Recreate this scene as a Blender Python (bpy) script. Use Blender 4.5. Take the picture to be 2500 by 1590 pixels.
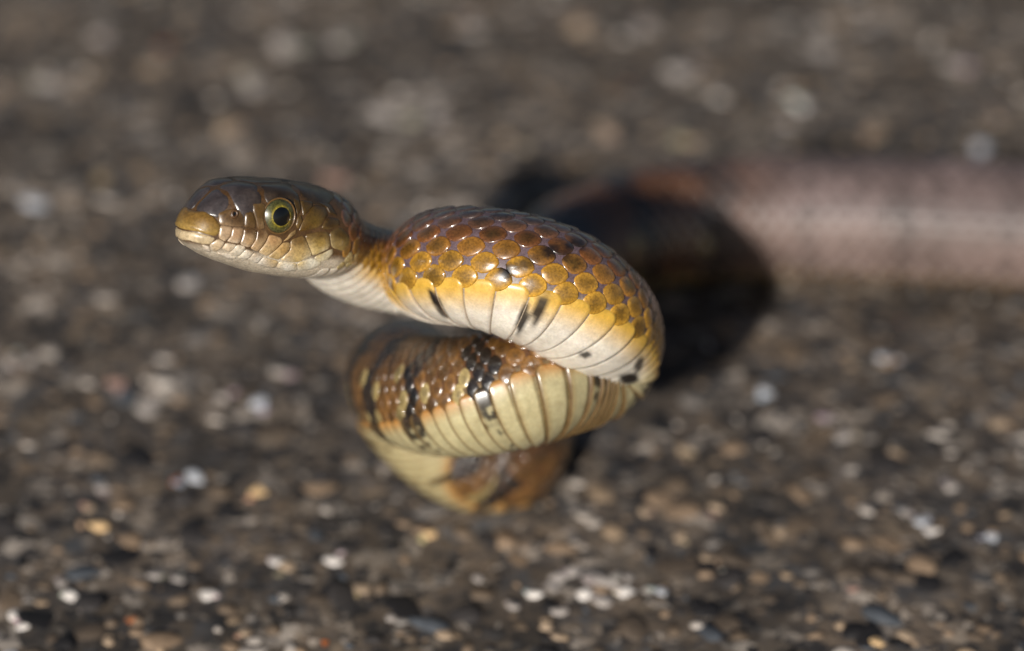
import bpy, math, random
import numpy as np
from mathutils import Vector
from mathutils.bvhtree import BVHTree

for o in list(bpy.data.objects):
    bpy.data.objects.remove(o, do_unlink=True)
scene = bpy.context.scene
col = scene.collection
rng = np.random.default_rng(7)
random.seed(7)

# ---------------------------------------------------------------- camera, sky, sun, exposure
U = 52e-6                      # metres covered by one photo pixel at the focus distance
D0 = 0.36 / U                  # focus distance in those units
PITCH = math.radians(30.0)
CAMH = 0.2367
FWD = np.array([0.0, math.cos(PITCH), -math.sin(PITCH)])
UPV = np.array([0.0, math.sin(PITCH), math.cos(PITCH)])
RGT = np.array([1.0, 0.0, 0.0])
CAM = np.array([0.0, 0.0, CAMH])

cam_data = bpy.data.cameras.new('camera')
cam = bpy.data.objects.new('camera', cam_data)
col.objects.link(cam)
cam.location = CAM
cam.rotation_euler = (math.radians(90) - PITCH, 0, 0)
cam_data.sensor_width = 36.0
cam_data.lens = 36.0 * D0 / 2500.0
cam_data.clip_start = 0.01
cam_data.clip_end = 500
cam_data.dof.use_dof = True
cam_data.dof.focus_distance = 0.36 + 0.0002
cam_data.dof.aperture_fstop = cam_data.lens / 11.5
scene.camera = cam

SUN_DIR = np.array([0.25, 0.92, -0.45])        # the way the light travels
SUN_DIR /= np.linalg.norm(SUN_DIR)
sun_el = math.asin(-SUN_DIR[2])
sun_az = math.atan2(-SUN_DIR[0], -SUN_DIR[1])   # compass angle of the sun, from +Y towards +X
world = bpy.data.worlds.new('World')
scene.world = world
world.use_nodes = True
wn = world.node_tree
wn.nodes.clear()
sky = wn.nodes.new('ShaderNodeTexSky')
sky.sky_type = 'NISHITA'
sky.sun_disc = False
sky.sun_elevation = sun_el
sky.sun_rotation = sun_az
bg = wn.nodes.new('ShaderNodeBackground')
bg.inputs['Strength'].default_value = 0.035
wo = wn.nodes.new('ShaderNodeOutputWorld')
wn.links.new(sky.outputs[0], bg.inputs['Color'])
wn.links.new(bg.outputs[0], wo.inputs['Surface'])

sun_data = bpy.data.lights.new('sun', 'SUN')
sun_data.energy = 5.0
sun_data.angle = math.radians(1.5)
sun_data.color = (1.0, 0.95, 0.88)
sun = bpy.data.objects.new('sun', sun_data)
col.objects.link(sun)
sun.rotation_euler = Vector(SUN_DIR).to_track_quat('-Z', 'Y').to_euler()
sun.location = (-0.3, -0.6, 0.8)

scene.view_settings.view_transform = 'Standard'
scene.view_settings.look = 'None'
scene.view_settings.exposure = 0.0
scene.view_settings.gamma = 1.0
scene.view_settings.use_curve_mapping = False
scene.render.engine = 'CYCLES'


# ---------------------------------------------------------------- helpers
def w2(p):                      # view-aligned metres*U coordinates (x right, y up, z away from focus) -> world
    p = np.asarray(p, float)
    return (CAM + (p[..., 0:1] * RGT + p[..., 1:2] * UPV + (p[..., 2:3] + D0) * FWD) * U)


def v2(d):                      # direction
    d = np.asarray(d, float)
    return d[..., 0:1] * RGT + d[..., 1:2] * UPV + d[..., 2:3] * FWD


def at(px, py, w):              # where something seen at that spot stands when it is w units behind the focus
    k = 1 + w / D0
    return np.array([(px - 1250) * k, (795 - py) * k, w])


def on_plane(px, py, z):        # world point on a horizontal plane
    d = (px - 1250) * RGT + (795 - py) * UPV + D0 * FWD
    t = (z - CAMH) / d[2]
    return CAM + d * t


def to_view(P):                 # world -> view-aligned coordinates
    q = (np.asarray(P) - CAM) / U
    return np.stack([q @ RGT, q @ UPV, q @ FWD - D0], -1)


def to_px(P):
    v = to_view(P)
    k = (v[..., 2] + D0) / D0
    return np.stack([1250 + v[..., 0] / k, 795 - v[..., 1] / k], -1)


def srgb(r, g, b):
    c = np.array([r, g, b], float) / 255.0
    return np.where(c <= 0.04045, c / 12.92, ((c + 0.055) / 1.055) ** 2.4)


def mesh_obj(name, verts, faces, mat, parent=None, cols=None, smooth=True):
    me = bpy.data.meshes.new(name)
    me.from_pydata([tuple(v) for v in verts], [], faces)
    if cols is not None:
        a = me.color_attributes.new('Col', 'FLOAT_COLOR', 'POINT')
        c = np.ones((len(verts), 4), np.float32)
        c[:, :3] = cols
        a.data.foreach_set('color', c.ravel())
    if smooth:
        me.polygons.foreach_set('use_smooth', np.ones(len(me.polygons), bool))
    me.materials.append(mat)
    me.update()
    o = bpy.data.objects.new(name, me)
    col.objects.link(o)
    if parent is not None:
        o.parent = parent
    return o


def grid_faces(nu, nv, wrap=False):
    f = []
    for i in range(nu - 1):
        for j in range(nv if wrap else nv - 1):
            k = (j + 1) % nv
            f.append((i * nv + j, i * nv + k, (i + 1) * nv + k, (i + 1) * nv + j))
    return f


def smoothstep(a, b, x):
    t = np.clip((np.asarray(x, float) - a) / (b - a), 0, 1)
    return t * t * (3 - 2 * t)


def hash1(*k):
    x = math.sin(sum(float(v) * c for v, c in zip(k, (12.9898, 78.233, 37.719, 4.581)))) * 43758.5453
    return x - math.floor(x)


# ---------------------------------------------------------------- materials
def new_mat(name):
    m = bpy.data.materials.new(name)
    m.use_nodes = True
    nt = m.node_tree
    nt.nodes.clear()
    out = nt.nodes.new('ShaderNodeOutputMaterial')
    b = nt.nodes.new('ShaderNodeBsdfPrincipled')
    nt.links.new(b.outputs[0], out.inputs['Surface'])
    return m, nt, b


def noise(nt, scale, detail=4, rough=0.6):
    tc = nt.nodes.new('ShaderNodeTexCoord')
    n = nt.nodes.new('ShaderNodeTexNoise')
    n.inputs['Scale'].default_value = scale
    n.inputs['Detail'].default_value = detail
    n.inputs['Roughness'].default_value = rough
    nt.links.new(tc.outputs['Object'], n.inputs['Vector'])
    return n


def ramp(nt, src, a, b, ca, cb):
    r = nt.nodes.new('ShaderNodeValToRGB')
    r.color_ramp.elements[0].position = a
    r.color_ramp.elements[1].position = b
    r.color_ramp.elements[0].color = ca if len(ca) == 4 else (*ca, 1)
    r.color_ramp.elements[1].color = cb if len(cb) == 4 else (*cb, 1)
    nt.links.new(src, r.inputs['Fac'])
    return r


def mix_mul(nt, a, b, fac=1.0):
    m = nt.nodes.new('ShaderNodeMix')
    m.data_type = 'RGBA'
    m.blend_type = 'MULTIPLY'
    m.inputs['Factor'].default_value = fac
    nt.links.new(a, m.inputs['A'])
    nt.links.new(b, m.inputs['B'])
    return m.outputs['Result']


def bump(nt, b, src, strength, dist):
    bp = nt.nodes.new('ShaderNodeBump')
    bp.inputs['Strength'].default_value = strength
    bp.inputs['Distance'].default_value = dist
    nt.links.new(src, bp.inputs['Height'])
    nt.links.new(bp.outputs[0], b.inputs['Normal'])


def skin_material(name, rough, coat, coat_rough, sss, film=0.0, mottle=0.45, spec=0.65):
    m, nt, b = new_mat(name)
    at_ = nt.nodes.new('ShaderNodeAttribute')
    at_.attribute_name = 'Col'
    n1 = noise(nt, 3200, 5, 0.7)
    n2 = noise(nt, 700, 4, 0.6)
    r1 = ramp(nt, n1.outputs['Fac'], 0.35, 0.62, (1 - mottle, 1 - mottle, 1 - mottle), (1.08, 1.08, 1.08))
    r2 = ramp(nt, n2.outputs['Fac'], 0.3, 0.7, (0.8, 0.78, 0.76), (1.06, 1.06, 1.06))
    c = mix_mul(nt, at_.outputs['Color'], r1.outputs['Color'])
    c = mix_mul(nt, c, r2.outputs['Color'])
    nt.links.new(c, b.inputs['Base Color'])
    rr = ramp(nt, n2.outputs['Fac'], 0.3, 0.7, (rough * .75,) * 3, (rough * 1.25,) * 3)
    nt.links.new(rr.outputs['Color'], b.inputs['Roughness'])
    b.inputs['Specular IOR Level'].default_value = spec
    b.inputs['Coat Weight'].default_value = coat
    b.inputs['Coat Roughness'].default_value = coat_rough
    b.inputs['Coat IOR'].default_value = 1.6
    if sss:
        b.inputs['Subsurface Weight'].default_value = sss
        b.inputs['Subsurface Radius'].default_value = (1.0, 0.6, 0.35)
        b.inputs['Subsurface Scale'].default_value = 0.0006
    if film:
        b.inputs['Thin Film Thickness'].default_value = film
        b.inputs['Thin Film IOR'].default_value = 1.5
    bump(nt, b, n1.outputs['Fac'], 0.25, 0.00006)
    return m


M_SKIN = skin_material('snake_skin', 0.5, 0.15, 0.25, 0.1)
M_DORSAL = skin_material('dorsal_scale', 0.33, 1.0, 0.12, 0.0, film=0, mottle=0.5)
M_REAR = skin_material('rear_scale', 0.55, 0.16, 0.38, 0.0, mottle=0.4, spec=0.45)
M_BELLY = skin_material('belly_scale', 0.42, 0.4, 0.18, 0.22, mottle=0.12)
M_HEAD = skin_material('head_plate', 0.36, 0.3, 0.18, 0.05, mottle=0.4)
M_EYE = skin_material('eyeball', 0.3, 1.0, 0.05, 0.0, mottle=0.75)
m, nt, b = new_mat('pupil')
b.inputs['Base Color'].default_value = (0.002, 0.002, 0.002, 1)
b.inputs['Roughness'].default_value = 0.3
b.inputs['Coat Weight'].default_value = 1.0
b.inputs['Coat Roughness'].default_value = 0.04
M_PUPIL = m


def asphalt_material():
    m, nt, b = new_mat('asphalt')
    tc = nt.nodes.new('ShaderNodeTexCoord')
    n0 = noise(nt, 500, 4)
    n0c = nt.nodes.new('ShaderNodeMix')
    n0c.data_type = 'VECTOR'
    n0c.inputs['Factor'].default_value = 0.004
    nt.links.new(tc.outputs['Object'], n0c.inputs['A'])
    nt.links.new(n0.outputs['Color'], n0c.inputs['B'])
    cols = []
    for sc in (230, 620):
        vo = nt.nodes.new('ShaderNodeTexVoronoi')
        vo.inputs['Scale'].default_value = sc
        nt.links.new(n0c.outputs['Result'], vo.inputs['Vector'])
        sep = nt.nodes.new('ShaderNodeSeparateColor')
        nt.links.new(vo.outputs['Color'], sep.inputs[0])
        r = ramp(nt, sep.outputs[0], 0.0, 0.97, (.018, .017, .019), (.48, .43, .38))
        for pos, c in ((.22, (.045, .041, .041)), (.42, (.10, .08, .062)), (.62, (.155, .12, .09)), (.78, (.075, .08, .09)), (.86, (.22, .17, .12))):
            e = r.color_ramp.elements.new(pos)
            e.color = (*c, 1)
        cols.append(r.outputs['Color'])
    mx = nt.nodes.new('ShaderNodeMix')
    mx.data_type = 'RGBA'
    n1 = noise(nt, 170, 3)
    f = ramp(nt, n1.outputs['Fac'], 0.42, 0.58, (0, 0, 0), (1, 1, 1))
    nt.links.new(f.outputs['Color'], mx.inputs['Factor'])
    nt.links.new(cols[0], mx.inputs['A'])
    nt.links.new(cols[1], mx.inputs['B'])
    n = noise(nt, 45, 5)
    r2 = ramp(nt, n.outputs['Fac'], 0.32, 0.68, (0.28, 0.275, 0.27), (1.3, 1.24, 1.18))
    nt.links.new(mix_mul(nt, mx.outputs['Result'], r2.outputs['Color']), b.inputs['Base Color'])
    b.inputs['Roughness'].default_value = 0.8
    bump(nt, b, n0.outputs['Fac'], 0.5, 0.0006)
    return m


def stone_material(name, c=None):
    m, nt, b = new_mat(name)
    n = noise(nt, 900 if c is None else 3.0, 5, 0.7)
    r = ramp(nt, n.outputs['Fac'], 0.3, 0.7, (0.62, 0.6, 0.58), (1.15, 1.12, 1.1))
    if c is None:
        a = nt.nodes.new('ShaderNodeAttribute')
        a.attribute_name = 'Col'
        src = a.outputs['Color']
    else:
        a = nt.nodes.new('ShaderNodeRGB')
        a.outputs[0].default_value = (*c, 1)
        src = a.outputs[0]
    nt.links.new(mix_mul(nt, src, r.outputs['Color']), b.inputs['Base Color'])
    b.inputs['Roughness'].default_value = 0.7
    b.inputs['Specular IOR Level'].default_value = 0.3
    return m


# ---------------------------------------------------------------- ground
gv = [(-60, -60, 0), (60, -60, 0), (60, 60, 0), (-60, 60, 0)]
ground = mesh_obj('asphalt_ground', gv, [(0, 1, 2, 3)], asphalt_material(), smooth=False)
ground['kind'] = 'structure'


def ico(sub):
    import bmesh
    bm = bmesh.new()
    bmesh.ops.create_icosphere(bm, subdivisions=sub, radius=1.0)
    v = np.array([x.co[:] for x in bm.verts])
    f = np.array([[q.index for q in x.verts] for x in bm.faces])
    bm.free()
    return v, f


def rough_stone(sub, k):
    v, f = ico(sub)
    g = np.random.default_rng(100 + k)
    v = v.copy()
    for _ in range(7):                        # chip flat facets off a ball
        n = g.normal(size=3)
        n /= np.linalg.norm(n)
        d = g.uniform(0.4, 0.85)
        h = v @ n
        v -= np.where(h > d, h - d, 0)[:, None] * n
    return v, f


PAL = [((.022, .021, .023), .17), ((.050, .046, .046), .20), ((.105, .084, .066), .20), ((.165, .128, .095), .17),
       ((.24, .18, .128), .12), ((.18, .166, .155), .08), ((.31, .24, .17), .035), ((.34, .31, .28), .012),
       ((.50, .46, .42), .0015), ((.24, .085, .035), .002), ((.085, .096, .112), .05)]
PALC = np.array([p[0] for p in PAL]) ** 1.15 * 1.25
PALP = np.array([p[1] for p in PAL])
PALP /= PALP.sum()

# stones singled out: photo spot, radius in photo pixels, colour
WHITE, GREY, TAN, YEL, BLUE, ORA, PINK = (.85, .81, .77), (.42, .385, .36), (.40, .305, .215), (.80, .56, .30), (.52, .55, .60), (.45, .13, .03), (.42, .27, .22)
KEY = [(1952, 250, 38, WHITE), (1930, 290, 30, GREY), (1864, 950, 30, BLUE), (36, 1495, 30, WHITE), (60, 1515, 24, WHITE),
       (2248, 1262, 30, BLUE), (2275, 1288, 24, WHITE), (2215, 1240, 20, GREY), (452, 690, 46, GREY), (363, 986, 40, GREY), (385, 960, 34, GREY),
       (623, 976, 30, BLUE), (280, 924, 32, PINK), (234, 1272, 36, YEL), (222, 1232, 26, TAN), (250, 1184, 26, GREY),
       (1360, 1405, 34, GREY), (1402, 1385, 38, GREY), (1450, 1398, 40, GREY), (1490, 1420, 36, GREY), (1425, 1440, 32, WHITE), (1470, 1455, 34, GREY),
       (1530, 1440, 30, WHITE), (1300, 1440, 28, WHITE), (1535, 1400, 28, GREY), (1360, 1480, 26, GREY), (1330, 1520, 28, TAN), (1362, 1545, 26, TAN), (1250, 1470, 24, GREY),
       (1170, 1405, 22, GREY), (1615, 1435, 26, BLUE), (1730, 1350, 30, TAN), (1795, 1400, 34, WHITE), (1660, 1300, 28, TAN), (1580, 1240, 26, TAN),
       (2056, 1054, 36, GREY), (2030, 1020, 30, GREY), (2160, 862, 30, BLUE), (2316, 145, 52, GREY), (1672, 166, 46, GREY), (2140, 322, 44, TAN), (2388, 350, 36, BLUE),
       (2430, 290, 30, TAN), (815, 425, 34, PINK), (250, 75, 50, GREY), (705, 105, 50, GREY), (365, 150, 44, TAN), (1000, 245, 60, GREY), (1060, 265, 50, GREY), (940, 280, 44, GREY),
       (1048, 1298, 26, YEL), (700, 1375, 32, TAN), (680, 1360, 26, WHITE), (815, 1358, 30, WHITE), (2080, 1425, 24, PINK), (320, 1505, 14, ORA), (795, 1556, 14, ORA),
       (1670, 1090, 32, TAN), (632, 1192, 28, YEL), (470, 1155, 34, BLUE), (150, 1415, 22, GREY), (175, 1450, 24, WHITE), (440, 1408, 30, GREY), (380, 1395, 26, GREY), (505, 1445, 28, WHITE),
       (2220, 1540, 34, TAN), (2140, 1560, 30, YEL), (2190, 1100, 28, TAN), (2330, 1180, 30, GREY), (1750, 1230, 30, TAN), (1900, 1290, 28, TAN), (90, 480, 46, BLUE), (70, 870, 36, GREY),
       (20, 880, 30, GREY), (545, 960, 28, GREY), (690, 900, 30, GREY), (1480, 300, 46, TAN), (2000, 110, 48, GREY), (2150, 40, 46, GREY), (1150, 60, 50, GREY), (1400, 60, 48, TAN),
       (560, 310, 46, TAN), (250, 420, 46, TAN), (120, 200, 50, GREY), (640, 200, 50, GREY), (850, 90, 46, GREY), (1240, 330, 44, TAN), (1580, 60, 46, GREY), (1700, 330, 44, TAN),
       (2440, 1020, 34, TAN), (2420, 1300, 30, BLUE), (880, 1430, 30, TAN), (960, 1500, 28, GREY), (1090, 1540, 26, TAN), (600, 1530, 26, TAN), (265, 1555, 26, TAN), (20, 1585, 26, BLUE)]

KEY += [(a + random.uniform(-1, 1) * r_, b_ + random.uniform(-.6, .6) * r_, r_ * random.uniform(.45, .75), tuple(q * random.uniform(.7, .95) for q in c_)) for a, b_, r_, c_ in KEY]
stones = []            # x, y, radius, colour, key?
for px, py, rp, c in KEY:
    p = on_plane(px, py, 0.0008)
    dist = (p - CAM) @ FWD
    stones.append((p[0], p[1], rp * U * dist / 0.36 * 0.95, c, True))
X0, X1, Y0, Y1 = -0.21, 0.24, 0.22, 0.78
cell = 0.0026
nx, ny = int((X1 - X0) / cell), int((Y1 - Y0) / cell)
gx, gy = np.meshgrid(np.arange(nx), np.arange(ny))
bx = X0 + (gx.ravel() + rng.uniform(0, 1, nx * ny)) * cell
by = Y0 + (gy.ravel() + rng.uniform(0, 1, nx * ny)) * cell
br = np.clip(rng.lognormal(math.log(0.0016), 0.40, nx * ny), 0.0006, 0.0034)
from mathutils import noise as mnoise
LUM = PALC.mean(1)
PORD = np.argsort(LUM)                                # darkest to lightest, so that clumps of alike stones form
CUM = np.cumsum(PALP[PORD])
clump = np.array([mnoise.noise((x * 75, y * 55, 3.1)) + .7 * mnoise.noise((x * 190, y * 150, 9.7)) for x, y in zip(bx, by)])
uu = np.clip(rng.uniform(0, 1, nx * ny) + clump * .36 - .02, 0.001, .9995)
bc = PALC[PORD[np.minimum(np.searchsorted(CUM, uu), len(PORD) - 1)]] * rng.uniform(0.8, 1.25, (nx * ny, 1))
for x, y, r, c, key in stones:                        # leave room round the singled-out stones
    br[np.hypot(bx - x, by - y) < r * .9] *= .35
ptmp = to_px(np.stack([bx, by, np.zeros_like(bx)], -1))
inview = (ptmp[:, 0] > 0) & (ptmp[:, 0] < 2500) & (ptmp[:, 1] > 0) & (ptmp[:, 1] < 1590)
dist = (np.stack([bx, by, np.zeros_like(bx)], -1) - CAM) @ FWD
shown = np.where(inview, br / dist, 0)
order = np.argsort(-shown)
n_single = 300 - len(KEY)
single = set(order[:n_single].tolist())

TEMPL = [rough_stone(2, k) for k in range(6)]
TEMPL_S = [rough_stone(1, 20 + k) for k in range(8)]
M_STONES = {}
MESHES = {}


def stone_mesh(k, c):
    key = (k, tuple(round(float(x), 3) for x in c))
    if key not in MESHES:
        if key[1] not in M_STONES:
            M_STONES[key[1]] = stone_material('stone', c)
        me = bpy.data.meshes.new('stone')
        me.from_pydata([tuple(v) for v in TEMPL[k][0]], [], [tuple(int(i) for i in f) for f in TEMPL[k][1]])
        me.materials.append(M_STONES[key[1]])
        me.polygons.foreach_set('use_smooth', np.ones(len(me.polygons), bool))
        MESHES[key] = me
    return MESHES[key]


for i in sorted(single):
    j = int(np.argmin(np.abs(PALC - bc[i]).sum(1)))
    stones.append((bx[i], by[i], br[i] * 1.1, PALC[j], False))
for i, (x, y, r, c, key) in enumerate(stones):
    o = bpy.data.objects.new('stone', stone_mesh(i % 6, c))
    col.objects.link(o)
    o.parent = ground
    fl = random.uniform(0.35, 0.5)
    o.scale = (r * random.uniform(.85, 1.35), r * random.uniform(.65, 1.05), r * fl)
    o.location = (x, y, min(0.0, 0.0006 - r * fl * 0.8))
    o.rotation_euler = (random.uniform(-.3, .3), random.uniform(-.3, .3), random.uniform(0, 6.28))

rest = np.array([i for i in range(nx * ny) if i not in single])
vs, fs, cs, off = [], [], [], 0
for k in range(8):
    idx = rest[k::8]
    tv, tf = TEMPL_S[k]
    n = len(idx)
    a = rng.uniform(0, 6.28, n)
    sc = np.stack([br[idx] * rng.uniform(.9, 1.6, n), br[idx] * rng.uniform(.6, 1.1, n), br[idx] * rng.uniform(.3, .5, n)], -1)
    P = tv[None] * sc[:, None, :]
    X = P[..., 0] * np.cos(a)[:, None] - P[..., 1] * np.sin(a)[:, None]
    Y = P[..., 0] * np.sin(a)[:, None] + P[..., 1] * np.cos(a)[:, None]
    Z = P[..., 2] + np.minimum(0.0, rng.uniform(-.0004, .0005, n) - sc[:, 2] * 0.8)[:, None]
    V = np.stack([X + bx[idx][:, None], Y + by[idx][:, None], Z], -1).reshape(-1, 3)
    F = (tf[None] + (np.arange(n) * len(tv))[:, None, None] + off).reshape(-1, 3)
    vs.append(V); fs.append(F); off += len(V)
    cs.append(np.repeat(bc[idx], len(tv), axis=0))
V, F, Cc = np.concatenate(vs), np.concatenate(fs), np.concatenate(cs)
me = bpy.data.meshes.new('gravel')
me.vertices.add(len(V))
me.vertices.foreach_set('co', V.astype(np.float32).ravel())
me.loops.add(F.size)
me.loops.foreach_set('vertex_index', F.astype(np.int32).ravel())
me.polygons.add(len(F))
me.polygons.foreach_set('loop_start', np.arange(0, F.size, 3, dtype=np.int32))
me.polygons.foreach_set('loop_total', np.full(len(F), 3, np.int32))
me.polygons.foreach_set('use_smooth', np.ones(len(F), bool))
ca = me.color_attributes.new('Col', 'FLOAT_COLOR', 'POINT')
ca.data.foreach_set('color', np.concatenate([Cc, np.ones((len(Cc), 1))], 1).astype(np.float32).ravel())
me.materials.append(stone_material('gravel'))
me.update(calc_edges=True)
gravel = bpy.data.objects.new('gravel', me)
col.objects.link(gravel)
gravel.parent = ground
gravel['kind'] = 'stuff'

# ---------------------------------------------------------------- snake: head frame and centre line (view-aligned units)
nrm = lambda v: np.asarray(v, float) / np.linalg.norm(v)
HF = nrm([-.69, .0, -.724])                         # the way the head points
hu = np.array([0, 1, -.29])
HU = nrm(hu - hu.dot(HF) * HF)                         # up out of the crown
HS = np.cross(HF, HU)
if HS[2] > 0:
    HS = -HS                                           # towards the side in view
TIP = np.array([452 - 1250, 795 - 570, -69.0])
head_at = lambda a: TIP - HF * a

# back distance, half width, top, bottom, height of widest line, exponent above, exponent below
HEAD = np.array([
    [0,    2,   3,   -6,   0, 2.0, 2.0],
    [5,   24,  20,  -18,   0, 2.1, 2.1],
    [18,  44,  42,  -28,   0, 2.2, 2.2],
    [40,  63,  74,  -40,   0, 2.5, 2.3],
    [80,  84, 110,  -56,   2, 3.0, 2.4],
    [120, 100, 127, -68,   5, 3.5, 2.4],
    [170, 114, 134, -80,   5, 3.8, 2.4],
    [215, 123, 137, -90,   2, 3.7, 2.4],
    [280, 134, 139, -97, -10, 3.2, 2.4],
    [340, 143, 136, -101, -20, 2.8, 2.3],
    [400, 143, 131, -100, -22, 2.4, 2.2],
    [450, 130, 118, -104, -12, 2.2, 2.1],
    [500, 112, 103, -94,   0, 2.0, 2.0],
    [560, 99,  97,  -97,   0, 2.0, 2.0]])
HL = 560.0

down = v = np.array([0, -math.cos(PITCH), math.sin(PITCH)])     # world down, view-aligned


def ground_pt(px, py, rad):
    return to_view(on_plane(px, py, rad * U))


# point, radius, where the belly faces
CTRL = [(head_at(a), 96, -HU) for a in (0, 120, 240, 360, 440)]
CTRL += [
    (at(834, 624, 375), 107, (0.05, -.97, -.15)),
    (at(898, 652, 470), 109, (0.05, -.93, -.30)),
    (at(978, 668, 535), 112, (0.05, -.91, -.38)),
    (at(1042, 664, 480), 128, (0.0, -.92, -.38)),
    (at(1072, 657, 350), 146, (0.0, -.93, -.36)),
    (at(1102, 654, 240), 152, (0.0, -.94, -.34)),
    (at(1180, 660, 180), 156, (0.0, -.95, -.31)),
    (at(1280, 684, 168), 162, (0.0, -.95, -.31)),
    (at(1375, 722, 205), 163, (0.0, -.95, -.31)),
    (at(1430, 765, 270), 161, (0.0, -.93, -.36)),
    (at(1462, 800, 385), 159, (0.0, -.88, -.45)),
    (at(1470, 845, 470), 157, (0.05, -.80, -.58)),
    (at(1450, 884, 482), 156, (0.1, -.72, -.70)),
    (at(1392, 908, 440), 155, (0.1, -.68, -.72)),
    (at(1308, 934, 355), 155, (0.1, -.72, -.68)),
    (at(1212, 958, 375), 156, (0.15, -.82, -.54)),
    (at(1120, 970, 445), 157, (0.2, -.86, -.44)),
    (at(1045, 962, 560), 158, (0.2, -.90, -.34)),
    (at(1000, 935, 710), 159, (0.25, -.90, -.22)),
    (at(986, 925, 870), 160, (0.25, -.90, -.1)),
    (at(1002, 965, 1000), 161, (0.1, -.85, -.3)),
    (at(1050, 1038, 1095), 162, (-.3, -.88, -.1)),
    (at(1112, 1090, 1165), 163, (-.6, -.75, .2)),
    (ground_pt(1175, 1113, 158), 164, (-.6, -.75, .3)),
    (ground_pt(1232, 1105, 160), 165, (-.4, -.85, .4)),
    (ground_pt(1258, 1050, 162), 167, (0, -.87, .45)),
    (ground_pt(1262, 980, 164), 169, down),
    (ground_pt(1262, 860, 168), 172, down),
    (ground_pt(1300, 740, 174), 178, down),
    (ground_pt(1400, 620, 182), 186, down),
    (ground_pt(1560, 560, 190), 194, down),
    (ground_pt(1800, 535, 198), 202, down),
    (ground_pt(2100, 535, 202), 206, down),
    (ground_pt(2400, 550, 204), 208, down),
    (ground_pt(2720, 570, 202), 206, down),
    (ground_pt(3060, 590, 190), 194, down),
    (ground_pt(3380, 540, 164), 168, down),
    (ground_pt(3620, 440, 124), 128, down),
    (ground_pt(3760, 330, 80), 82, down),
    (ground_pt(3800, 240, 40), 42, down),
    (ground_pt(3780, 180, 10), 10, down)]
CP = np.array([c[0] for c in CTRL])
CR = np.array([c[1] for c in CTRL], float)
CB = np.array([nrm(c[2]) for c in CTRL])


def catmull(P, Q, m=40):
    """centripetal spline through P; Q carries other values interpolated alike"""
    A = np.concatenate([P, Q], 1)
    A = np.concatenate([2 * A[:1] - A[1:2], A, 2 * A[-1:] - A[-2:-1]])
    out = []
    for i in range(1, len(A) - 2):
        p0, p1, p2, p3 = A[i - 1], A[i], A[i + 1], A[i + 2]
        t0 = 0
        t1 = t0 + np.linalg.norm((p1 - p0)[:3]) ** .5
        t2 = t1 + np.linalg.norm((p2 - p1)[:3]) ** .5
        t3 = t2 + np.linalg.norm((p3 - p2)[:3]) ** .5
        t = np.linspace(t1, t2, m, endpoint=False)[:, None]
        a1 = (t1 - t) / (t1 - t0) * p0 + (t - t0) / (t1 - t0) * p1
        a2 = (t2 - t) / (t2 - t1) * p1 + (t - t1) / (t2 - t1) * p2
        a3 = (t3 - t) / (t3 - t2) * p2 + (t - t2) / (t3 - t2) * p3
        b1 = (t2 - t) / (t2 - t0) * a1 + (t - t0) / (t2 - t0) * a2
        b2 = (t3 - t) / (t3 - t1) * a2 + (t - t1) / (t3 - t1) * a3
        out.append((t2 - t) / (t2 - t1) * b1 + (t - t1) / (t2 - t1) * b2)
    out.append(A[-2:-1])
    return np.concatenate(out)


S = catmull(CP, np.concatenate([CR[:, None], CB], 1))
seg = np.r_[0, np.cumsum(np.linalg.norm(np.diff(S[:, :3], axis=0), axis=1))]
STOT = seg[-1]
DS = 5.0
SS = np.arange(0, STOT, DS)
LINE = np.stack([np.interp(SS, seg, S[:, k]) for k in range(7)], -1)


def smooth(a, n):
    k = np.hanning(n + 2)[1:-1]
    k /= k.sum()
    p = n // 2
    b_ = np.concatenate([2 * a[:1] - a[p:0:-1], a, 2 * a[-1:] - a[-2:-p - 2:-1]])
    return np.stack([np.convolve(b_[:, i], k, 'valid') for i in range(a.shape[1])], -1)


LINE = smooth(LINE, 21)
CEN, RAD, BEL = LINE[:, :3], LINE[:, 3], LINE[:, 4:7]
TAN = np.gradient(CEN, axis=0)
TAN /= np.linalg.norm(TAN, axis=1)[:, None]
TAN = smooth(TAN, 13)
TAN /= np.linalg.norm(TAN, axis=1)[:, None]
DOR = -(BEL - (BEL * TAN).sum(1)[:, None] * TAN)
DOR /= np.linalg.norm(DOR, axis=1)[:, None]
SID = np.cross(DOR, TAN)
SID /= np.linalg.norm(SID, axis=1)[:, None]
if SID[0] @ HS < 0:
    SID = -SID


def section(s, th):
    """half width (side) and height (dorsal) of the outline at length s, angle th from the spine"""
    s = np.asarray(s, float)
    c, sn = np.cos(th), np.sin(th)
    r = np.interp(s, SS, RAD)
    flat = 1 - 0.07 * smoothstep(.35, 1, -c)
    yb, zb_ = r * sn, r * c * flat
    hs = np.clip(s, 0, HL)
    q = [np.interp(hs, HEAD[:, 0], HEAD[:, k]) for k in range(1, 7)]
    up = c > 0
    e = np.where(up, q[4], q[5])
    yh = q[0] * np.sign(sn) * np.abs(sn) ** (2 / e)
    zh = q[3] + np.where(up, (q[1] - q[3]), (q[3] - q[2])) * np.sign(c) * np.abs(c) ** (2 / e)
    k = smoothstep(440, 560, s)
    return yh * (1 - k) + yb * k, zh * (1 - k) + zb_ * k


def surf(s, th, h=0.0):
    s = np.clip(np.asarray(s, float), 0, SS[-1])
    th = np.asarray(th, float)
    ce = np.stack([np.interp(s, SS, CEN[:, k]) for k in range(3)], -1)
    do = np.stack([np.interp(s, SS, DOR[:, k]) for k in range(3)], -1)
    si = np.stack([np.interp(s, SS, SID[:, k]) for k in range(3)], -1)
    y, z = section(s, th)
    rr = np.sqrt(y * y + z * z) + 1e-6
    k = 1 + np.asarray(h, float) / rr
    return ce + si * (y * k)[..., None] + do * (z * k)[..., None]


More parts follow.
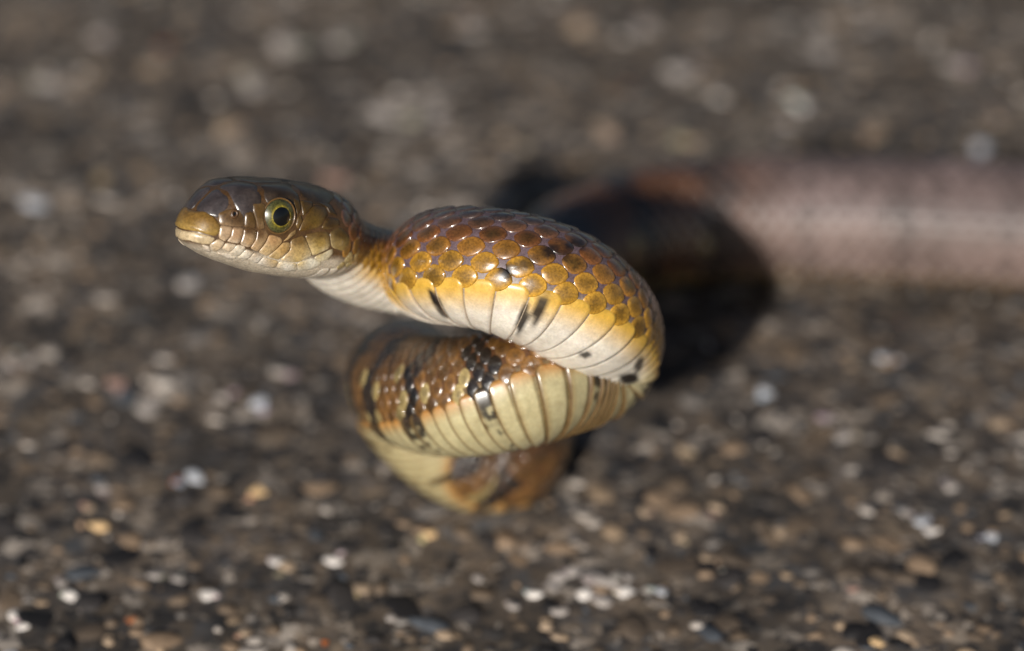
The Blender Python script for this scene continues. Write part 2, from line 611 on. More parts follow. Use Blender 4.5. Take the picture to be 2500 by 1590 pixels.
near_s = lambda q: SS[np.argmin(((CEN - q) ** 2).sum(1))]
# --- pigment along the body, with painted sheen towards the rear
PX_SP = 0.32                                      # belly scale spacing / radius
SPC = PX_SP * (1 - .42 * smoothstep(near_s(at(1430, 765, 270)), near_s(at(1450, 884, 482)), SS) + .36 * smoothstep(near_s(ground_pt(1262, 980, 164)), near_s(ground_pt(1400, 620, 182)), SS))
PH = np.cumsum(DS / (SPC * RAD))                  # running scale count
sp_at = lambda s_: float(np.interp(s_, SS, SPC))
s_of = lambda p: np.interp(p, PH, SS)
p_of = lambda s: np.interp(s, SS, PH)

GOLD, GOLD_D, BROWN, DARK = np.array([.52, .27, .030]), np.array([.20, .10, .012]), np.array([.10, .066, .036]), np.array([.012, .008, .006])
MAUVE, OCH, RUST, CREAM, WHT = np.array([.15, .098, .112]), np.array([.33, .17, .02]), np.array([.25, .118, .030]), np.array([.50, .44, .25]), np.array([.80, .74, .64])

s_of_ctrl = np.array([SS[np.argmin(((CEN - p) ** 2).sum(1))] for p in CP])
S_MID0, S_MID1 = near_s(at(1462, 800, 385)), near_s(at(1450, 884, 482))      # where the raised loop turns into the middle loop
S_LOW0, S_LOW1 = near_s(at(986, 925, 870)), near_s(at(1050, 1038, 1095))
S_REAR0, S_REAR1 = near_s(ground_pt(1560, 560, 190)), near_s(ground_pt(2000, 535, 202))  # stretch where the colour passes into the painted mauve-grey sheen

BLOTCH = [  # photo spot, half length, half width, slope of the long axis (degrees from upright), strength
    (1062, 732, 38, 10, -35, 1.0), (1080, 762, 24, 8, -40, .9), (1276, 780, 46, 13, 16, .95), (1318, 755, 52, 15, 22, .95), (1428, 866, 10, 18, 0, .9),
    (1536, 925, 18, 30, 0, 1.0), (1560, 890, 24, 12, 20, .9), (1236, 662, 26, 22, 0, 1.0), (1290, 640, 20, 26, 0, .7), (1345, 612, 20, 28, 0, .9), (1375, 625, 18, 24, 0, .8), (1405, 598, 18, 30, 0, .9), (1440, 560, 14, 26, 0, .8),
    (1470, 1000, 10, 24, 0, .9), (1595, 760, 70, 8, -6, .8)]


def blot(P, cols, facing):
    px = to_px(w2(P))
    nz = np.array([mnoise.noise((x / 13, y / 13, 1.7)) for x, y in px])
    for bx_, by_, la, wa, sl, k_ in BLOTCH:
        a = math.radians(sl)
        dx, dy = px[:, 0] - bx_, px[:, 1] - by_
        u_ = (dx * math.sin(-a) + dy * math.cos(a)) / la
        v_ = (dx * math.cos(a) - dy * math.sin(-a)) / wa
        d = np.hypot(u_, v_) + .22 * nz
        f = k_ * smoothstep(1.15, .55, d) * facing
        cols = cols * (1 - f[:, None]) + DARK * f[:, None]
    return cols


# ---------------------------------------------------------------- snake: the body's one continuous skin
snake = bpy.data.objects.new('snake', None)
col.objects.link(snake)
snake.location = tuple(on_plane(1215, 1130, 0.0))
snake['label'] = 'golden brown snake with cream belly, raised in folded coils on the rough asphalt'
snake['category'] = 'snake'
bpy.context.view_layer.update()


def attach(o, parent):
    o.parent = parent
    if parent is snake:
        o.matrix_parent_inverse = snake.matrix_world.inverted()


NT = 72
ths = np.linspace(0, 2 * math.pi, NT, endpoint=False)
s_rings = np.concatenate([np.array([.4, 1.2, 2.5, 4.5, 7, 10, 14, 19, 25, 32, 40]), np.arange(47, SS[-1], 5.0), [SS[-1]]])
SG, TG = np.meshgrid(s_rings, ths, indexing='ij')
VB = surf(SG.ravel(), TG.ravel())
FB = grid_faces(len(s_rings), NT, True)
FB.append(tuple(range(NT)))
FB.append(tuple(range(len(VB) - NT, len(VB)))[::-1])
tt = np.minimum(TG, 2 * math.pi - TG).ravel()
sk = SG.ravel()
kv = smoothstep(1.85, 2.15, tt)[:, None]
skin_c = MAUVE * (1 - kv) + np.array([.42, .34, .25]) * kv
mid = smoothstep(S_MID0, S_MID1, sk)[:, None]
skin_mid = np.array([.11, .045, .015]) * (1 - kv) + np.array([.26, .20, .08]) * kv
skin_c = skin_c * (1 - mid) + skin_mid * mid
rr_ = smoothstep(S_REAR0, S_REAR1, sk)[:, None]
skin_c = skin_c * (1 - rr_) + np.array([.15, .105, .097]) * rr_  # rear skin follows the sheen painted on its scales
hk = smoothstep(470, 400, sk)[:, None]
jaw = smoothstep(-14, -36, section(sk, TG.ravel())[1] + .02 * sk)[:, None]
skin_c = skin_c * (1 - hk) + (np.array([.10, .048, .014]) * (1 - jaw) + np.array([.66, .57, .44]) * jaw) * hk
body = mesh_obj('body', w2(VB), FB, M_SKIN, None, skin_c)
attach(body, snake)
BVH = BVHTree.FromPolygons([tuple(p) for p in w2(VB)], FB)
HEADF = [f for f in FB if max(f) < NT * int(np.searchsorted(s_rings, 520))]
BVH_HEAD = BVHTree.FromPolygons([tuple(p) for p in w2(VB)], HEADF)


def visible(Pw, n):
    """how much of the photo a small patch at Pw facing n takes"""
    d = Pw - CAM
    L_ = np.linalg.norm(d)
    px = to_px(Pw)
    if not (-30 < px[0] < 2530 and -30 < px[1] < 1620):
        return 0.0
    f = -(d / L_) @ n
    if f <= 0.03:
        return 0.0
    hit = BVH.ray_cast(Vector(CAM), Vector(d / L_), L_ - 25 * U)
    if hit[0] is not None:
        return 0.0
    return f / L_ ** 2


def normal_at(s, th):
    e = 2.0
    a_ = surf(np.array([s - e, s + e, s, s]), np.array([th, th, th - .02, th + .02]))
    n = np.cross(a_[1] - a_[0], a_[3] - a_[2])
    L_ = np.linalg.norm(n)
    if L_ < 1e-6:
        return np.array([0, 0, 1.0]), 0.0
    n /= L_
    ce = np.array([np.interp(s, SS, CEN[:, k]) for k in range(3)])
    if n @ (surf(np.array([s]), np.array([th]))[0] - ce) < 0:
        n = -n
    stretch = np.linalg.norm(a_[1] - a_[0]) / (2 * e)
    return n, stretch


# ---------------------------------------------------------------- snake: dorsal scales
NROW = 17
TH_MAX = 1.99
ROWSTEP = 2 * TH_MAX / (NROW - 1)
NA = 16
ang = np.linspace(0, 2 * math.pi, NA, endpoint=False)
RINGS = [(1.0, -4.0), (.94, 1.0), (.83, 2.4), (.45, 3.3)]
ca_, sa_ = np.cos(ang), np.sin(ang)
EXP = 1.68
rad_fun = (np.abs(ca_) ** EXP + np.abs(sa_) ** EXP) ** (-1 / EXP)
UN, VN, HN, RN = [0.0], [0.0], [4.6], [0.0]
for q, h in RINGS:
    for i in range(NA):
        UN.append(q * rad_fun[i] * ca_[i])
        VN.append(q * rad_fun[i] * sa_[i])
        keel = 1.2 if (i in (0, NA // 2) and q < .9) else 0
        HN.append(h + keel)
        RN.append(q)
UN, VN, HN, RN = map(np.array, (UN, VN, HN, RN))
SCF = [(0, 1 + i, 1 + (i + 1) % NA) for i in range(NA)][0:0]
order_r = [3, 2, 1, 0]
base = lambda k: 1 + k * NA
SCF = [(0, base(3) + i, base(3) + (i + 1) % NA) for i in range(NA)]
for k in (3, 2, 1):
    for i in range(NA):
        j = (i + 1) % NA
        SCF.append((base(k) + i, base(k - 1) + i, base(k - 1) + j, base(k) + j))


def bars(p):
    """1 inside the dark cross bars of the middle and lower loops"""
    x = (p / 5.3) % 1.0
    return x


def dorsal_color(p, row, th, UNv, VNv, RNv, s):
    t = abs(th) / TH_MAX
    h1, h2, h3 = hash1(round(p * 2), row, 1), hash1(round(p * 2), row, 2), hash1(round(p * 2), row, 3)
    # raised loop: brown-grey over the spine, golden on the flanks
    k = smoothstep(.62, 1.0, t)
    k2 = smoothstep(.25, .7, t)
    cen = np.array([.055, .044, .040]) * (1 - k2) + np.array([.075, .040, .007]) * k2
    cen = cen * (1 - k) + np.array([.17, .085, .007]) * k
    rim = np.array([.11, .088, .085]) * (1 - k2) + np.array([.27, .095, .020]) * k2
    rim = rim * (1 - k) + np.array([.74, .39, .040]) * k
    ir = np.array([hash1(q, p, row) for q in range(len(RNv))])
    smud = np.clip(smoothstep(.93, .25, RNv + .25 * (ir - .5)) * (.5 + .5 * h1), 0, 1)[:, None]
    c = rim * (1 - smud) + cen * smud
    e = smoothstep(.9, .99, RNv)[:, None]
    c = c * (1 - .6 * e) + np.array([.10, .03, .012]) * .6 * e
    c = c * (.72 + .4 * h2) * (.72 + .28 * float(smoothstep(.3, .75, t)))
    jw = float(smoothstep(560, 440, s) * smoothstep(.72, .9, t))
    c = c * (1 - jw) + np.array([.50, .40, .19]) * jw
    m_ = float(smoothstep(S_MID0, S_MID1, s))
    if m_ > 0:
        x = bars(p + .35 * math.sin(row * 1.7))
        kk = smoothstep(.2, .95, t)
        b0 = np.array([.085, .042, .014]) * (1 - kk) + RUST * kk
        b0 = b0 * (.5 + .75 * h2)
        lo = float(smoothstep(S_LOW1, S_REAR0, s))
        b0 = b0 * (1 - lo) + np.array([.15, .062, .024]) * (.6 + .7 * h2) * lo
        if x < .30 + .12 * float(smoothstep(S_LOW0, S_LOW1, s)) * (1 - lo):
            b0 = DARK * (1 + 2 * h1)
        elif (x < .44 or x > .88) and t > .5 and h3 > .25:
            b0 = np.array([.58, .44, .18]) * (.55 + .4 * h1)
        c2 = np.tile(b0, (len(RNv), 1)) * (1 - .55 * smoothstep(.8, .1, RNv)[:, None]) * (1 - .3 * e)
        c = c * (1 - m_) + c2 * m_
    r_ = float(smoothstep(S_REAR0, S_REAR1, s))
    if r_ > 0:
        x = bars(p)
        g = np.array([.155, .115, .110]) * (.65 + .6 * h2)  # sheen of the lit keeled scales, put into their colour as mauve-grey
        if t > .6:
            g = g * .7 + np.array([.26, .18, .14]) * .3
        g = g * (1.0 + .55 * mnoise.noise((p * .22, row * .28, 4.4)))
        if x < .16:
            g = g * .7
        c = c * (1 - r_) + np.tile(g, (len(RNv), 1)) * r_
    return c


scales = []
pmax = PH[-1] - 3
for row in range(NROW):
    th0 = -TH_MAX + row * ROWSTEP
    edge = row in (0, NROW - 1)
    p = p_of(412) + (0.5 if row % 2 else 0.0)
    while p < pmax:
        s = float(s_of(p))
        r = float(np.interp(s, SS, RAD))
        n, st = normal_at(s, th0)
        grow = float(smoothstep(440, 700, s)) * .15 + .85
        if st > .22:
            hl = 0.5 * sp_at(s) * r * .88
            hv = ROWSTEP * (.84 if edge else .755) * (1.0)
            k = r / 160.0
            sv = s + UN * hl
            tv = th0 + VN * hv
            hh = (HN + UN * 2.0) * k * min(1.0, st + .25)
            P = surf(sv, tv, hh)
            P0w = w2(surf(np.array([s]), np.array([th0])))[0]
            nw = v2(n)[0]if v2(n).ndim > 1 else v2(n)
            vis = visible(P0w + nw * 6 * U, nw) * hl * hv * r * st
            c = dorsal_color(p, row, th0, UN, VN, RN, s)
            if vis > 0 and s < S_MID1:
                c = blot(P, c, np.ones(len(P)))
            scales.append((vis, P, c, s > S_REAR0 + .35 * (S_REAR1 - S_REAR0)))
        p += 1.0
scales.sort(key=lambda q: -q[0])
n_obj = min(300, sum(1 for q in scales if q[0] > 0))
for vis, P, c, rear in scales[:n_obj]:
    o = mesh_obj('dorsal_scale', w2(P), SCF, M_REAR if rear else M_DORSAL, body, c)
VV, FF, CC, off, slot = [], [], [], 0, []
for vis, P, c, rear in scales[n_obj:]:
    VV.append(w2(P)); CC.append(c)
    FF += [tuple(i + off for i in f) for f in SCF]
    slot += [int(rear)] * len(SCF)
    off += len(P)
o = mesh_obj('small_scales', np.concatenate(VV), FF, M_DORSAL, body, np.concatenate(CC))
o.data.materials.append(M_REAR)
o.data.polygons.foreach_set('material_index', np.array(slot, np.int32))
o['kind'] = 'stuff'

# ---------------------------------------------------------------- snake: broad belly scales
NB = 49
bt = np.linspace(-1, 1, NB)
BU = np.array([(-.50, -3.0), (-.45, .6), (-.32, 1.3), (-.15, 2.0), (0.02, 2.6), (.18, 3.4), (.34, 4.1), (.47, 4.4), (.53, -3.5)])
HALF = math.pi - TH_MAX + .03
p = p_of(412) - 2.0
bi = 0
bell = []
while p < pmax:
    sc_ = float(s_of(p + .5))
    r = float(np.interp(sc_, SS, RAD))
    L_ = sp_at(sc_) * r
    k = r / 160.0
    end = 1 - .55 * smoothstep(.86, 1.0, np.abs(bt))
    Ug, Tg = np.meshgrid(BU[:, 0], bt, indexing='ij')
    Hg = np.repeat(BU[:, 1][:, None], NB, 1)
    endg = np.repeat(end[None], len(BU), 0)
    taper = smoothstep(1.0, .93, np.abs(Tg))
    Hg = np.where(Hg > 0, Hg * taper - 4.5 * (1 - taper), Hg)
    sv = sc_ + Ug * L_ * endg
    tv = math.pi + Tg * HALF
    Hg = Hg * (1 + 1.5 * float(smoothstep(S_MID0, S_MID1, sc_)))
    P = surf(sv.ravel(), tv.ravel(), (Hg * k).ravel())
    at_, ub = np.abs(Tg).ravel(), Ug.ravel()
    h1 = hash1(bi, 5)
    # colour: pale in the middle, golden towards the flank; browner in the middle loop
    m_ = float(smoothstep(S_MID0, S_MID1, sc_))
    r_ = float(smoothstep(S_REAR0, S_REAR1, sc_))
    hy = hash1(bi, 11) * .22 - .06
    ky = smoothstep(.32 + hy, .88 + .3 * hy, at_)[:, None]
    ky = ky * float(smoothstep(440, 640, sc_) * .9 + .1)
    ko = smoothstep(.90, 1.0, at_)[:, None] * float(smoothstep(440, 640, sc_))
    cA = WHT * (1 - ky) + np.array([.70, .42, .06]) * ky
    cA = cA * (1 - .4 * ko) + np.array([.36, .17, .02]) * .4 * ko
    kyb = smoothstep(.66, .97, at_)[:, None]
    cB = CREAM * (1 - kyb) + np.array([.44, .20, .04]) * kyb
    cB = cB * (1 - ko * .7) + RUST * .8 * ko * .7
    x = bars(p + .5)
    if x < .30 and m_ > .3:
        n_ = np.array([mnoise.noise((q * 9, w * 3, bi * 1.3)) for q, w in zip(Tg.ravel(), Ug.ravel())])
        kb = (smoothstep(.05, .4, at_ - .2 + .6 * n_) * .95)[:, None]
        cB = cB * (1 - kb) + DARK * kb
    c = cA * (1 - m_) + cB * m_
    c = c * (1 - r_) + np.array([.15, .112, .105]) * r_  # rear belly takes the same painted sheen colour
    c = c * (.93 + .1 * h1)
    low = float(smoothstep(S_LOW0, S_LOW1, sc_))  # lowest loop: wider dark bands paint in its weaker light
    shade = (smoothstep(.20 - .35 * low, .47, ub) * .75 * m_)[:, None]  # shading across each overlapping band, painted into its colour
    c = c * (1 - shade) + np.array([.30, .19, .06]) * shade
    edge_c = smoothstep(.46 - .07 * m_ - .12 * low, .5, np.abs(ub))[:, None]  # dark grooves, broadened low down as part of the painted dimness
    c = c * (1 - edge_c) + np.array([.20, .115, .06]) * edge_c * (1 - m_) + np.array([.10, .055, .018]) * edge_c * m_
    mids = surf(np.array([sc_] * 9), math.pi + np.linspace(-.95, .95, 9) * HALF)
    vis = 0
    for q in range(9):
        n, st = normal_at(sc_, math.pi + (-.95 + q * .2375) * HALF)
        nw = v2(n).reshape(3)
        vis += visible(w2(mids[q:q + 1])[0] + nw * 6 * U, nw) * st
    if vis > 0 and sc_ < S_MID1:
        c = blot(P, c, np.ones(len(P)))
    bell.append((vis, P, c))
    p += 1.0
    bi += 1
BF = grid_faces(len(BU), NB)
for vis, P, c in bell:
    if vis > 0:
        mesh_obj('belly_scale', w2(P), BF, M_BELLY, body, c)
VV, FF, CC, off = [], [], [], 0
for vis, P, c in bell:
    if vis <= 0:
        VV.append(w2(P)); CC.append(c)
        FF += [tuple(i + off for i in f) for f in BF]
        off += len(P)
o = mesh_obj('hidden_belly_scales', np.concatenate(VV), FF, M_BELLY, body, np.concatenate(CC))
o['kind'] = 'stuff'

# ---------------------------------------------------------------- snake: head plates
TIPW = w2(TIP[None])[0]
HFW, HUW, HSW = (v2(q).reshape(3) for q in (HF, HU, HS))
Z = lambda X, Y: (400 + X / 4.3, 390 + Y / 4.3)       # spot in an enlarged view of the head -> photo spot


def ray_spot(px, py):
    d = (px - 1250) * RGT + (795 - py) * UPV + D0 * FWD
    d /= np.linalg.norm(d)
    h = BVH_HEAD.ray_cast(Vector(CAM), Vector(d))
    if h[0] is None:                                   # just past the outline: nearest skin
        g = CAM + d * 0.361
        h = BVH_HEAD.find_nearest(Vector(g))
    return np.array(h[0]), np.array(h[1])


def chaikin(P, n=2):
    P = np.asarray(P, float)
    for _ in range(n):
        Q = np.roll(P, -1, 0)
        P = np.stack([.86 * P + .14 * Q, .14 * P + .86 * Q], 1).reshape(-1, 2)
    return P


PR = [(.985, -2.6), (.95, .6), (.88, 1.9), (.6, 2.9), (.3, 3.3)]


def plate(name, poly, spot, color, shrink=1.07, h=1.0, mirror=True, parent=None):
    """a thin domed horny plate moulded on the skull: poly in 2-D, spot(x,y) -> point and normal on the skin"""
    B_ = chaikin(poly)
    c0 = B_.mean(0)
    n = len(B_)
    pts, hs = [c0], [3.4 * h]
    for q, hh in PR:
        for b_ in B_:
            pts.append(c0 + (b_ - c0) * q * shrink)
            hs.append(hh * h)
    W, uv = [], np.array(pts)
    for (x, y), hh in zip(pts, hs):
        P, nn = spot(x, y)
        W.append(P + nn * hh * U)
    W = np.array(W)
    F_ = [(0, 1 + (len(PR) - 1) * n + i, 1 + (len(PR) - 1) * n + (i + 1) % n) for i in range(n)]
    for k in range(len(PR) - 1):
        for i in range(n):
            j = (i + 1) % n
            F_.append((1 + k * n + i, 1 + k * n + j, 1 + (k + 1) * n + j, 1 + (k + 1) * n + i))
    C_ = color(uv, W)
    out = [mesh_obj(name, W, F_, M_HEAD, parent or body, C_)]
    if mirror:
        d = (W - TIPW) @ HSW
        W2 = W - 2 * d[:, None] * HSW
        out.append(mesh_obj(name, W2, [f[::-1] for f in F_], M_HEAD, parent or body, C_))
    return out


# pigment of the head's side, spots in the enlarged view
HC = [((650, 600), (.22, .105, .018)), ((760, 640), (.17, .075, .012)), ((900, 620), (.20, .10, .014)), ((1000, 560), (.22, .115, .02)),
      ((650, 760), (.50, .34, .20)), ((760, 780), (.46, .28, .15)), ((890, 740), (.20, .09, .02)), ((1000, 780), (.22, .10, .022)), ((900, 860), (.50, .32, .16)), ((970, 920), (.54, .36, .19)),
      ((1140, 830), (.52, .30, .13)), ((1060, 960), (.60, .42, .20)), ((1250, 950), (.50, .30, .10)), ((1180, 1010), (.60, .42, .18)),
      ((1420, 860), (.26, .13, .02)), ((1420, 960), (.56, .38, .14)), ((1400, 1050), (.56, .40, .15)), ((1640, 800), (.22, .11, .014)), ((1640, 880), (.46, .30, .07)), ((1620, 970), (.58, .43, .17)),
      ((1850, 780), (.20, .11, .015)), ((1850, 900), (.36, .24, .07)), ((1940, 880), (.28, .20, .06)),
      ((1400, 480), (.16, .085, .012)), ((1500, 560), (.19, .10, .012)), ((1570, 640), (.25, .14, .014)), ((1480, 730), (.24, .12, .016)), ((1740, 680), (.15, .075, .012)), ((1780, 560), (.12, .06, .012)),
      ((1600, 440), (.10, .052, .012)), ((1200, 370), (.10, .05, .02)),
      ((380, 850), (.52, .38, .18)), ((550, 900), (.55, .41, .25)), ((670, 920), (.64, .50, .34)), ((450, 930), (.72, .62, .50)),
      ((780, 960), (.74, .66, .52)), ((860, 1000), (.78, .70, .57)), ((650, 1010), (.74, .66, .55)), ((1000, 1050), (.80, .73, .62)), ((1300, 1120), (.82, .76, .64)), ((1550, 1090), (.82, .77, .63)), ((1700, 1000), (.74, .66, .46)),
      ((380, 620), (.24, .14, .03)), ((430, 720), (.50, .32, .09)), ((240, 720), (.40, .30, .09)), ((1000, 1150), (.70, .62, .50)), ((1400, 1200), (.74, .68, .54))]
HCP = np.array([q[0] for q in HC], float)
HCC = np.array([q[1] for q in HC])
HCC = HCC * (.40 + .60 * smoothstep(.12, .55, HCC[:, 0]))[:, None]


def side_color(uv, W):
    d2 = ((uv[:, None, :] - HCP[None]) ** 2).sum(-1)
    w = 1 / (d2 + 900) ** 1.6
    return (w[..., None] * HCC[None]).sum(1) / w.sum(1)[:, None]


zspot = lambda X, Y: ray_spot(*Z(X, Y))
LIPS = [
    [(590, 690), (720, 705), (700, 800), (640, 860), (575, 820)],
    [(725, 710), (835, 715), (830, 780), (790, 882), (660, 860), (705, 805)],
    [(840, 725), (975, 735), (962, 830), (900, 925), (800, 888), (835, 790)],
    [(982, 738), (1070, 745), (1095, 785), (1060, 870), (985, 965), (908, 928), (968, 840)],
    [(1110, 785), (1230, 822), (1242, 865), (1185, 930), (1085, 1015), (993, 970), (1068, 880)],
    [(1252, 872), (1322, 868), (1320, 945), (1210, 1052), (1093, 1018), (1192, 935)],
    [(1332, 848), (1470, 795), (1552, 990), (1540, 1020), (1400, 1078), (1222, 1058), (1332, 950)],
    [(1480, 792), (1640, 757), (1730, 764), (1745, 900), (1722, 940), (1565, 1010), (1548, 960)],
    [(1742, 762), (1850, 705), (1945, 800), (1955, 900), (1880, 960), (1762, 920)],
    [(480, 892), (570, 832), (640, 866), (602, 930), (545, 968), (500, 950)]]
LOWER = [
    [(395, 890), (472, 912), (497, 966), (430, 958)],
    [(650, 872), (762, 892), (742, 930), (690, 970), (608, 940)],
    [(692, 972), (770, 892), (856, 912), (850, 950), (790, 1010), (720, 1000)],
    [(772, 1030), (862, 940), (946, 970), (902, 1030), (850, 1045)],
    [(552, 972), (680, 986), (762, 1036), (700, 1042), (600, 1004)],
    [(872, 1047), (952, 976), (1042, 1020), (980, 1090)],
    [(977, 1087), (1052, 1026), (1205, 1066), (1172, 1135), (1060, 1122)],
    [(1180, 1132), (1217, 1072), (1390, 1086), (1402, 1160), (1290, 1172)],
    [(1402, 1086), (1560, 1032), (1650, 1070), (1640, 1110), (1510, 1160), (1412, 1156)],
    [(1572, 1026), (1770, 932), (1776, 980), (1722, 1050), (1642, 1070)]]
CHEEK = [
    [(565, 560), (700, 517), (795, 530), (835, 600), (840, 700), (720, 698), (590, 678), (580, 640)],
    [(852, 562), (930, 547), (964, 640), (958, 722), (845, 716)],
    [(934, 462), (1050, 458), (1072, 500), (1040, 600), (1062, 722), (985, 728), (962, 620), (936, 540)],
    [(1345, 390), (1420, 420), (1440, 520), (1402, 588), (1372, 500)],
    [(1404, 602), (1440, 580), (1455, 640), (1412, 728), (1384, 690)],
    [(1322, 772), (1388, 732), (1392, 770), (1292, 848), (1254, 858), (1300, 812)],
    [(1432, 424), (1560, 442), (1560, 500), (1462, 598), (1450, 520)],
    [(1572, 472), (1690, 500), (1722, 582), (1640, 708), (1415, 758), (1462, 642)],
    [(1722, 602), (1830, 622), (1850, 690), (1742, 738), (1652, 718)],
    [(1592, 442), (1740, 470), (1825, 595), (1742, 572), (1700, 492)]]
for q in LIPS:
    plate('upper_lip_scale', q, zspot, side_color)
for q in LOWER:
    plate('lower_lip_scale', q, zspot, side_color)
for q in CHEEK:
    plate('cheek_scale', q, zspot, side_color)


def top_spot(a, y):                                    # crown plates: distance behind the snout, sideways
    o_ = TIPW + (-HFW * a + HSW * y + HUW * 400) * U
    h = BVH_HEAD.ray_cast(Vector(o_), Vector(-HUW))
    if h[0] is None:
        h = BVH_HEAD.find_nearest(Vector(o_ - HUW * 330 * U))
    return np.array(h[0]), np.array(h[1])


def crown_color(uv, W):
    k = smoothstep(60, 240, uv[:, 0])[:, None]
    c = np.array([.062, .050, .050]) * (1 - k) + np.array([.045, .026, .010]) * k
    f = np.sin(uv[:, 0] * .09 + np.sin(uv[:, 1] * .11) * 2)[:, None]
    return c * (1 + .25 * f)


for name, q, mir in [
        ('crown_plate', [(26, 2), (30, 40), (52, 66), (82, 72), (84, 2)], True),
        ('crown_plate', [(87, 2), (85, 74), (100, 94), (154, 108), (168, 54), (150, 2)], True),
        ('crown_plate', [(154, 0), (172, 50), (270, 38), (304, 0), (270, -38), (172, -50)], False),
        ('brow_plate', [(174, 56), (158, 104), (205, 117), (270, 118), (276, 44)], True),
        ('crown_plate', [(308, 3), (280, 44), (274, 116), (350, 122), (430, 74), (440, 3)], True)]:
    plate(name, q, top_spot, crown_color, shrink=.99, mirror=mir)


SNO = TIPW + (-HFW * 78 + HUW * 8) * U


def snout_spot(yaw, pit):                              # plates wrapped round the end of the snout: angles seen from inside it
    y, q = math.radians(yaw), math.radians(pit)
    d = math.cos(q) * (math.cos(y) * HFW + math.sin(y) * HSW) + math.sin(q) * HUW
    h = BVH_HEAD.ray_cast(Vector(SNO), Vector(d))
    n = np.array(h[1])
    return np.array(h[0]), n if n @ d > 0 else -n


def snout_angles(pts):
    out = []
    for X, Y in pts:
        d = ray_spot(*Z(X, Y))[0] - SNO
        d /= np.linalg.norm(d)
        out.append((math.degrees(math.atan2(d @ HSW, d @ HFW)), math.degrees(math.asin(d @ HUW))))
    return out


def front_color(uv, W):
    k = smoothstep(-14, 26, uv[:, 1])[:, None]
    return np.array([.50, .33, .09]) * (1 - k) + np.array([.22, .12, .025]) * k


def chin_color(uv, W):
    return np.tile(np.array([.58, .45, .27]), (len(uv), 1))


q = [a for a in snout_angles([(320, 546), (430, 546), (520, 600), (580, 680), (578, 760), (530, 800), (440, 780), (350, 752)]) if a[0] > 3]
q = q + [(0, q[-1][1] - 1)] + [(-a, b_) for a, b_ in q[::-1]] + [(0, q[0][1] + 1)]
plate('rostral_plate', q, snout_spot, front_color, mirror=False, h=2.4)
q = [a for a in snout_angles([(350, 768), (470, 802), (530, 826), (480, 886), (400, 885), (330, 850)]) if a[0] > 3]
q = [(0, q[0][1] - 1)] + q + [(0, q[-1][1] - 3)] + [(-a, b_) for a, b_ in q[::-1]]
plate('chin_plate', q, snout_spot, chin_color, mirror=False, h=1.0)

# nostril: a small raised ring with a dark hollow
def ring(name, c, n, r0, r1, mat, color, parent, squash=1.0, up=None):
    n = n / np.linalg.norm(n)
    a = np.cross(n, HUW if up is None else up); a /= np.linalg.norm(a)
    b_ = np.cross(n, a)
    V_, F_ = [], []
    N_, K_ = 28, 8
    for i in range(N_):
        t = 2 * math.pi * i / N_
        d = a * math.cos(t) + b_ * math.sin(t) * squash
        for k in range(K_):
            w = 2 * math.pi * k / K_
            V_.append(c + (d * (r0 + r1 * math.cos(w)) + n * r1 * math.sin(w)) * U)
    for i in range(N_):
        for k in range(K_):
            F_.append((i * K_ + k, ((i + 1) % N_) * K_ + k, ((i + 1) % N_) * K_ + (k + 1) % K_, i * K_ + (k + 1) % K_))
    return mesh_obj(name, np.array(V_), F_, mat, parent, np.tile(color, (len(V_), 1)))


def mirror_pt(P):
    return P - 2 * ((P - TIPW) @ HSW) * HSW


def mirror_dir(d):
    return d - 2 * (d @ HSW) * HSW


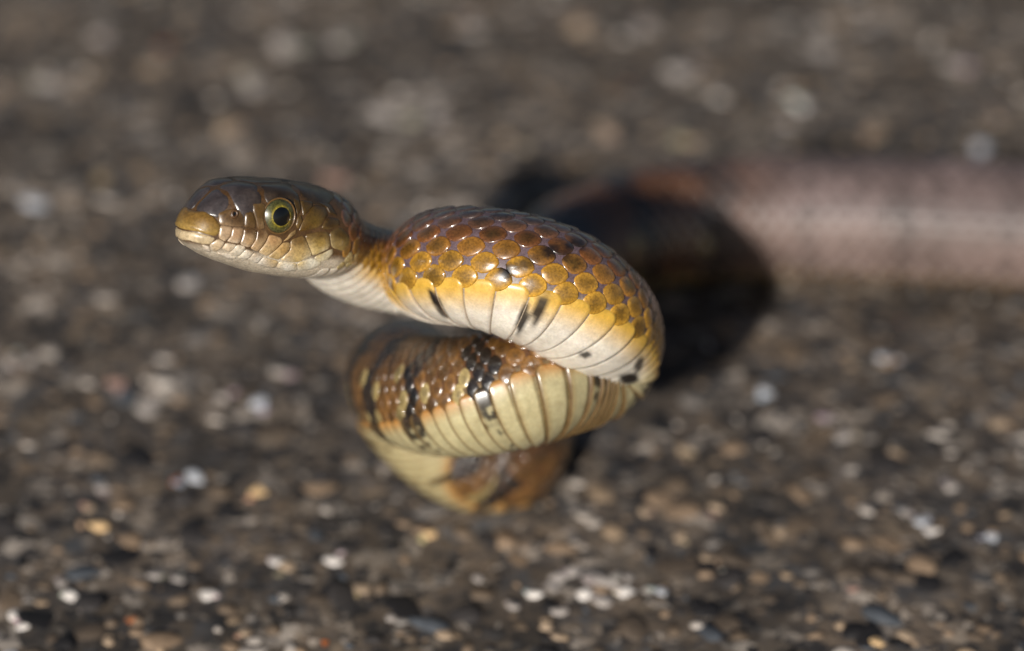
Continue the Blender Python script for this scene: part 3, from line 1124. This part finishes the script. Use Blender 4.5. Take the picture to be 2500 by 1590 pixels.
np_, nn_ = ray_spot(*Z(738, 570))
for c_, n_ in ((np_, nn_), (mirror_pt(np_), mirror_dir(nn_))):
    o = ring('nostril', c_ + n_ * 4 * U, n_, 6.5, 3.2, M_HEAD, np.array([.10, .045, .012]), body, 1.3)
    a = np.cross(n_, HUW); a /= np.linalg.norm(a); b_ = np.cross(n_, a)
    Vn = [c_ + n_ * 4.6 * U] + [c_ + (n_ * 5.2 + (a * math.cos(t) + b_ * 1.3 * math.sin(t)) * 5.6) * U for t in np.linspace(0, 2 * math.pi, 16, endpoint=False)]
    mesh_obj('nostril_hollow', np.array(Vn), [(0, 1 + i, 1 + (i + 1) % 16) for i in range(16)], M_PUPIL, o)

# ---------------------------------------------------------------- snake: eyes
ep, en = ray_spot(*Z(1213, 592))
gaze = HSW * .93 + HFW * .22 + HUW * .05
gaze /= np.linalg.norm(gaze)
ER = 63.0


def cap(name, c, n, R_, a0, a1, mat, colf, parent, nlat=10, nlon=40):
    a = np.cross(n, HUW); a /= np.linalg.norm(a)
    b_ = np.cross(n, a)
    V_, Cl = [], []
    for i in range(nlat + 1):
        al = a0 + (a1 - a0) * i / nlat
        for k in range(nlon):
            t = 2 * math.pi * k / nlon
            V_.append(c + (n * math.cos(al) + (a * math.cos(t) + b_ * math.sin(t)) * math.sin(al)) * R_ * U)
            Cl.append(colf(al, t))
    F_ = grid_faces(nlat + 1, nlon, True)
    if a0 < .02:
        F_.append(tuple(range(nlon)))
    return mesh_obj(name, np.array(V_), F_, mat, parent, np.array(Cl))


def iris_col(al, t):
    k = smoothstep(.45, .75, al)
    base_ = np.array([.13, .12, .022]) * (1 - k) + np.array([.075, .078, .030]) * k
    top_ = smoothstep(.2, .9, -math.sin(t)) * .5
    return base_ * (1 - .35 * top_) * (.8 + .4 * hash1(al * 9, t * 7))


for c_, g_ in ((ep, gaze), (mirror_pt(ep), mirror_dir(gaze))):
    cen = c_ - g_ * (ER * .76) * U
    eye = cap('eye', cen, g_, ER, 0.0, .80, M_EYE, iris_col, None, 24, 56)
    attach(eye, snake)
    cap('iris_ring', cen, g_, ER + .25, .34, .46, M_EYE, lambda al, t: np.array([.38, .30, .03]) * (1 - .45 * smoothstep(.38, .45, al)), eye, 4, 40)
    cap('pupil', cen, g_, ER + .5, 0.001, .375, M_PUPIL, lambda al, t: (0, 0, 0), eye, 8, 40)
    o = ring('eyelid_rim', cen + g_ * ER * .745 * U, g_, 43.5, 2.4, M_HEAD, np.array([.16, .085, .025]), eye)
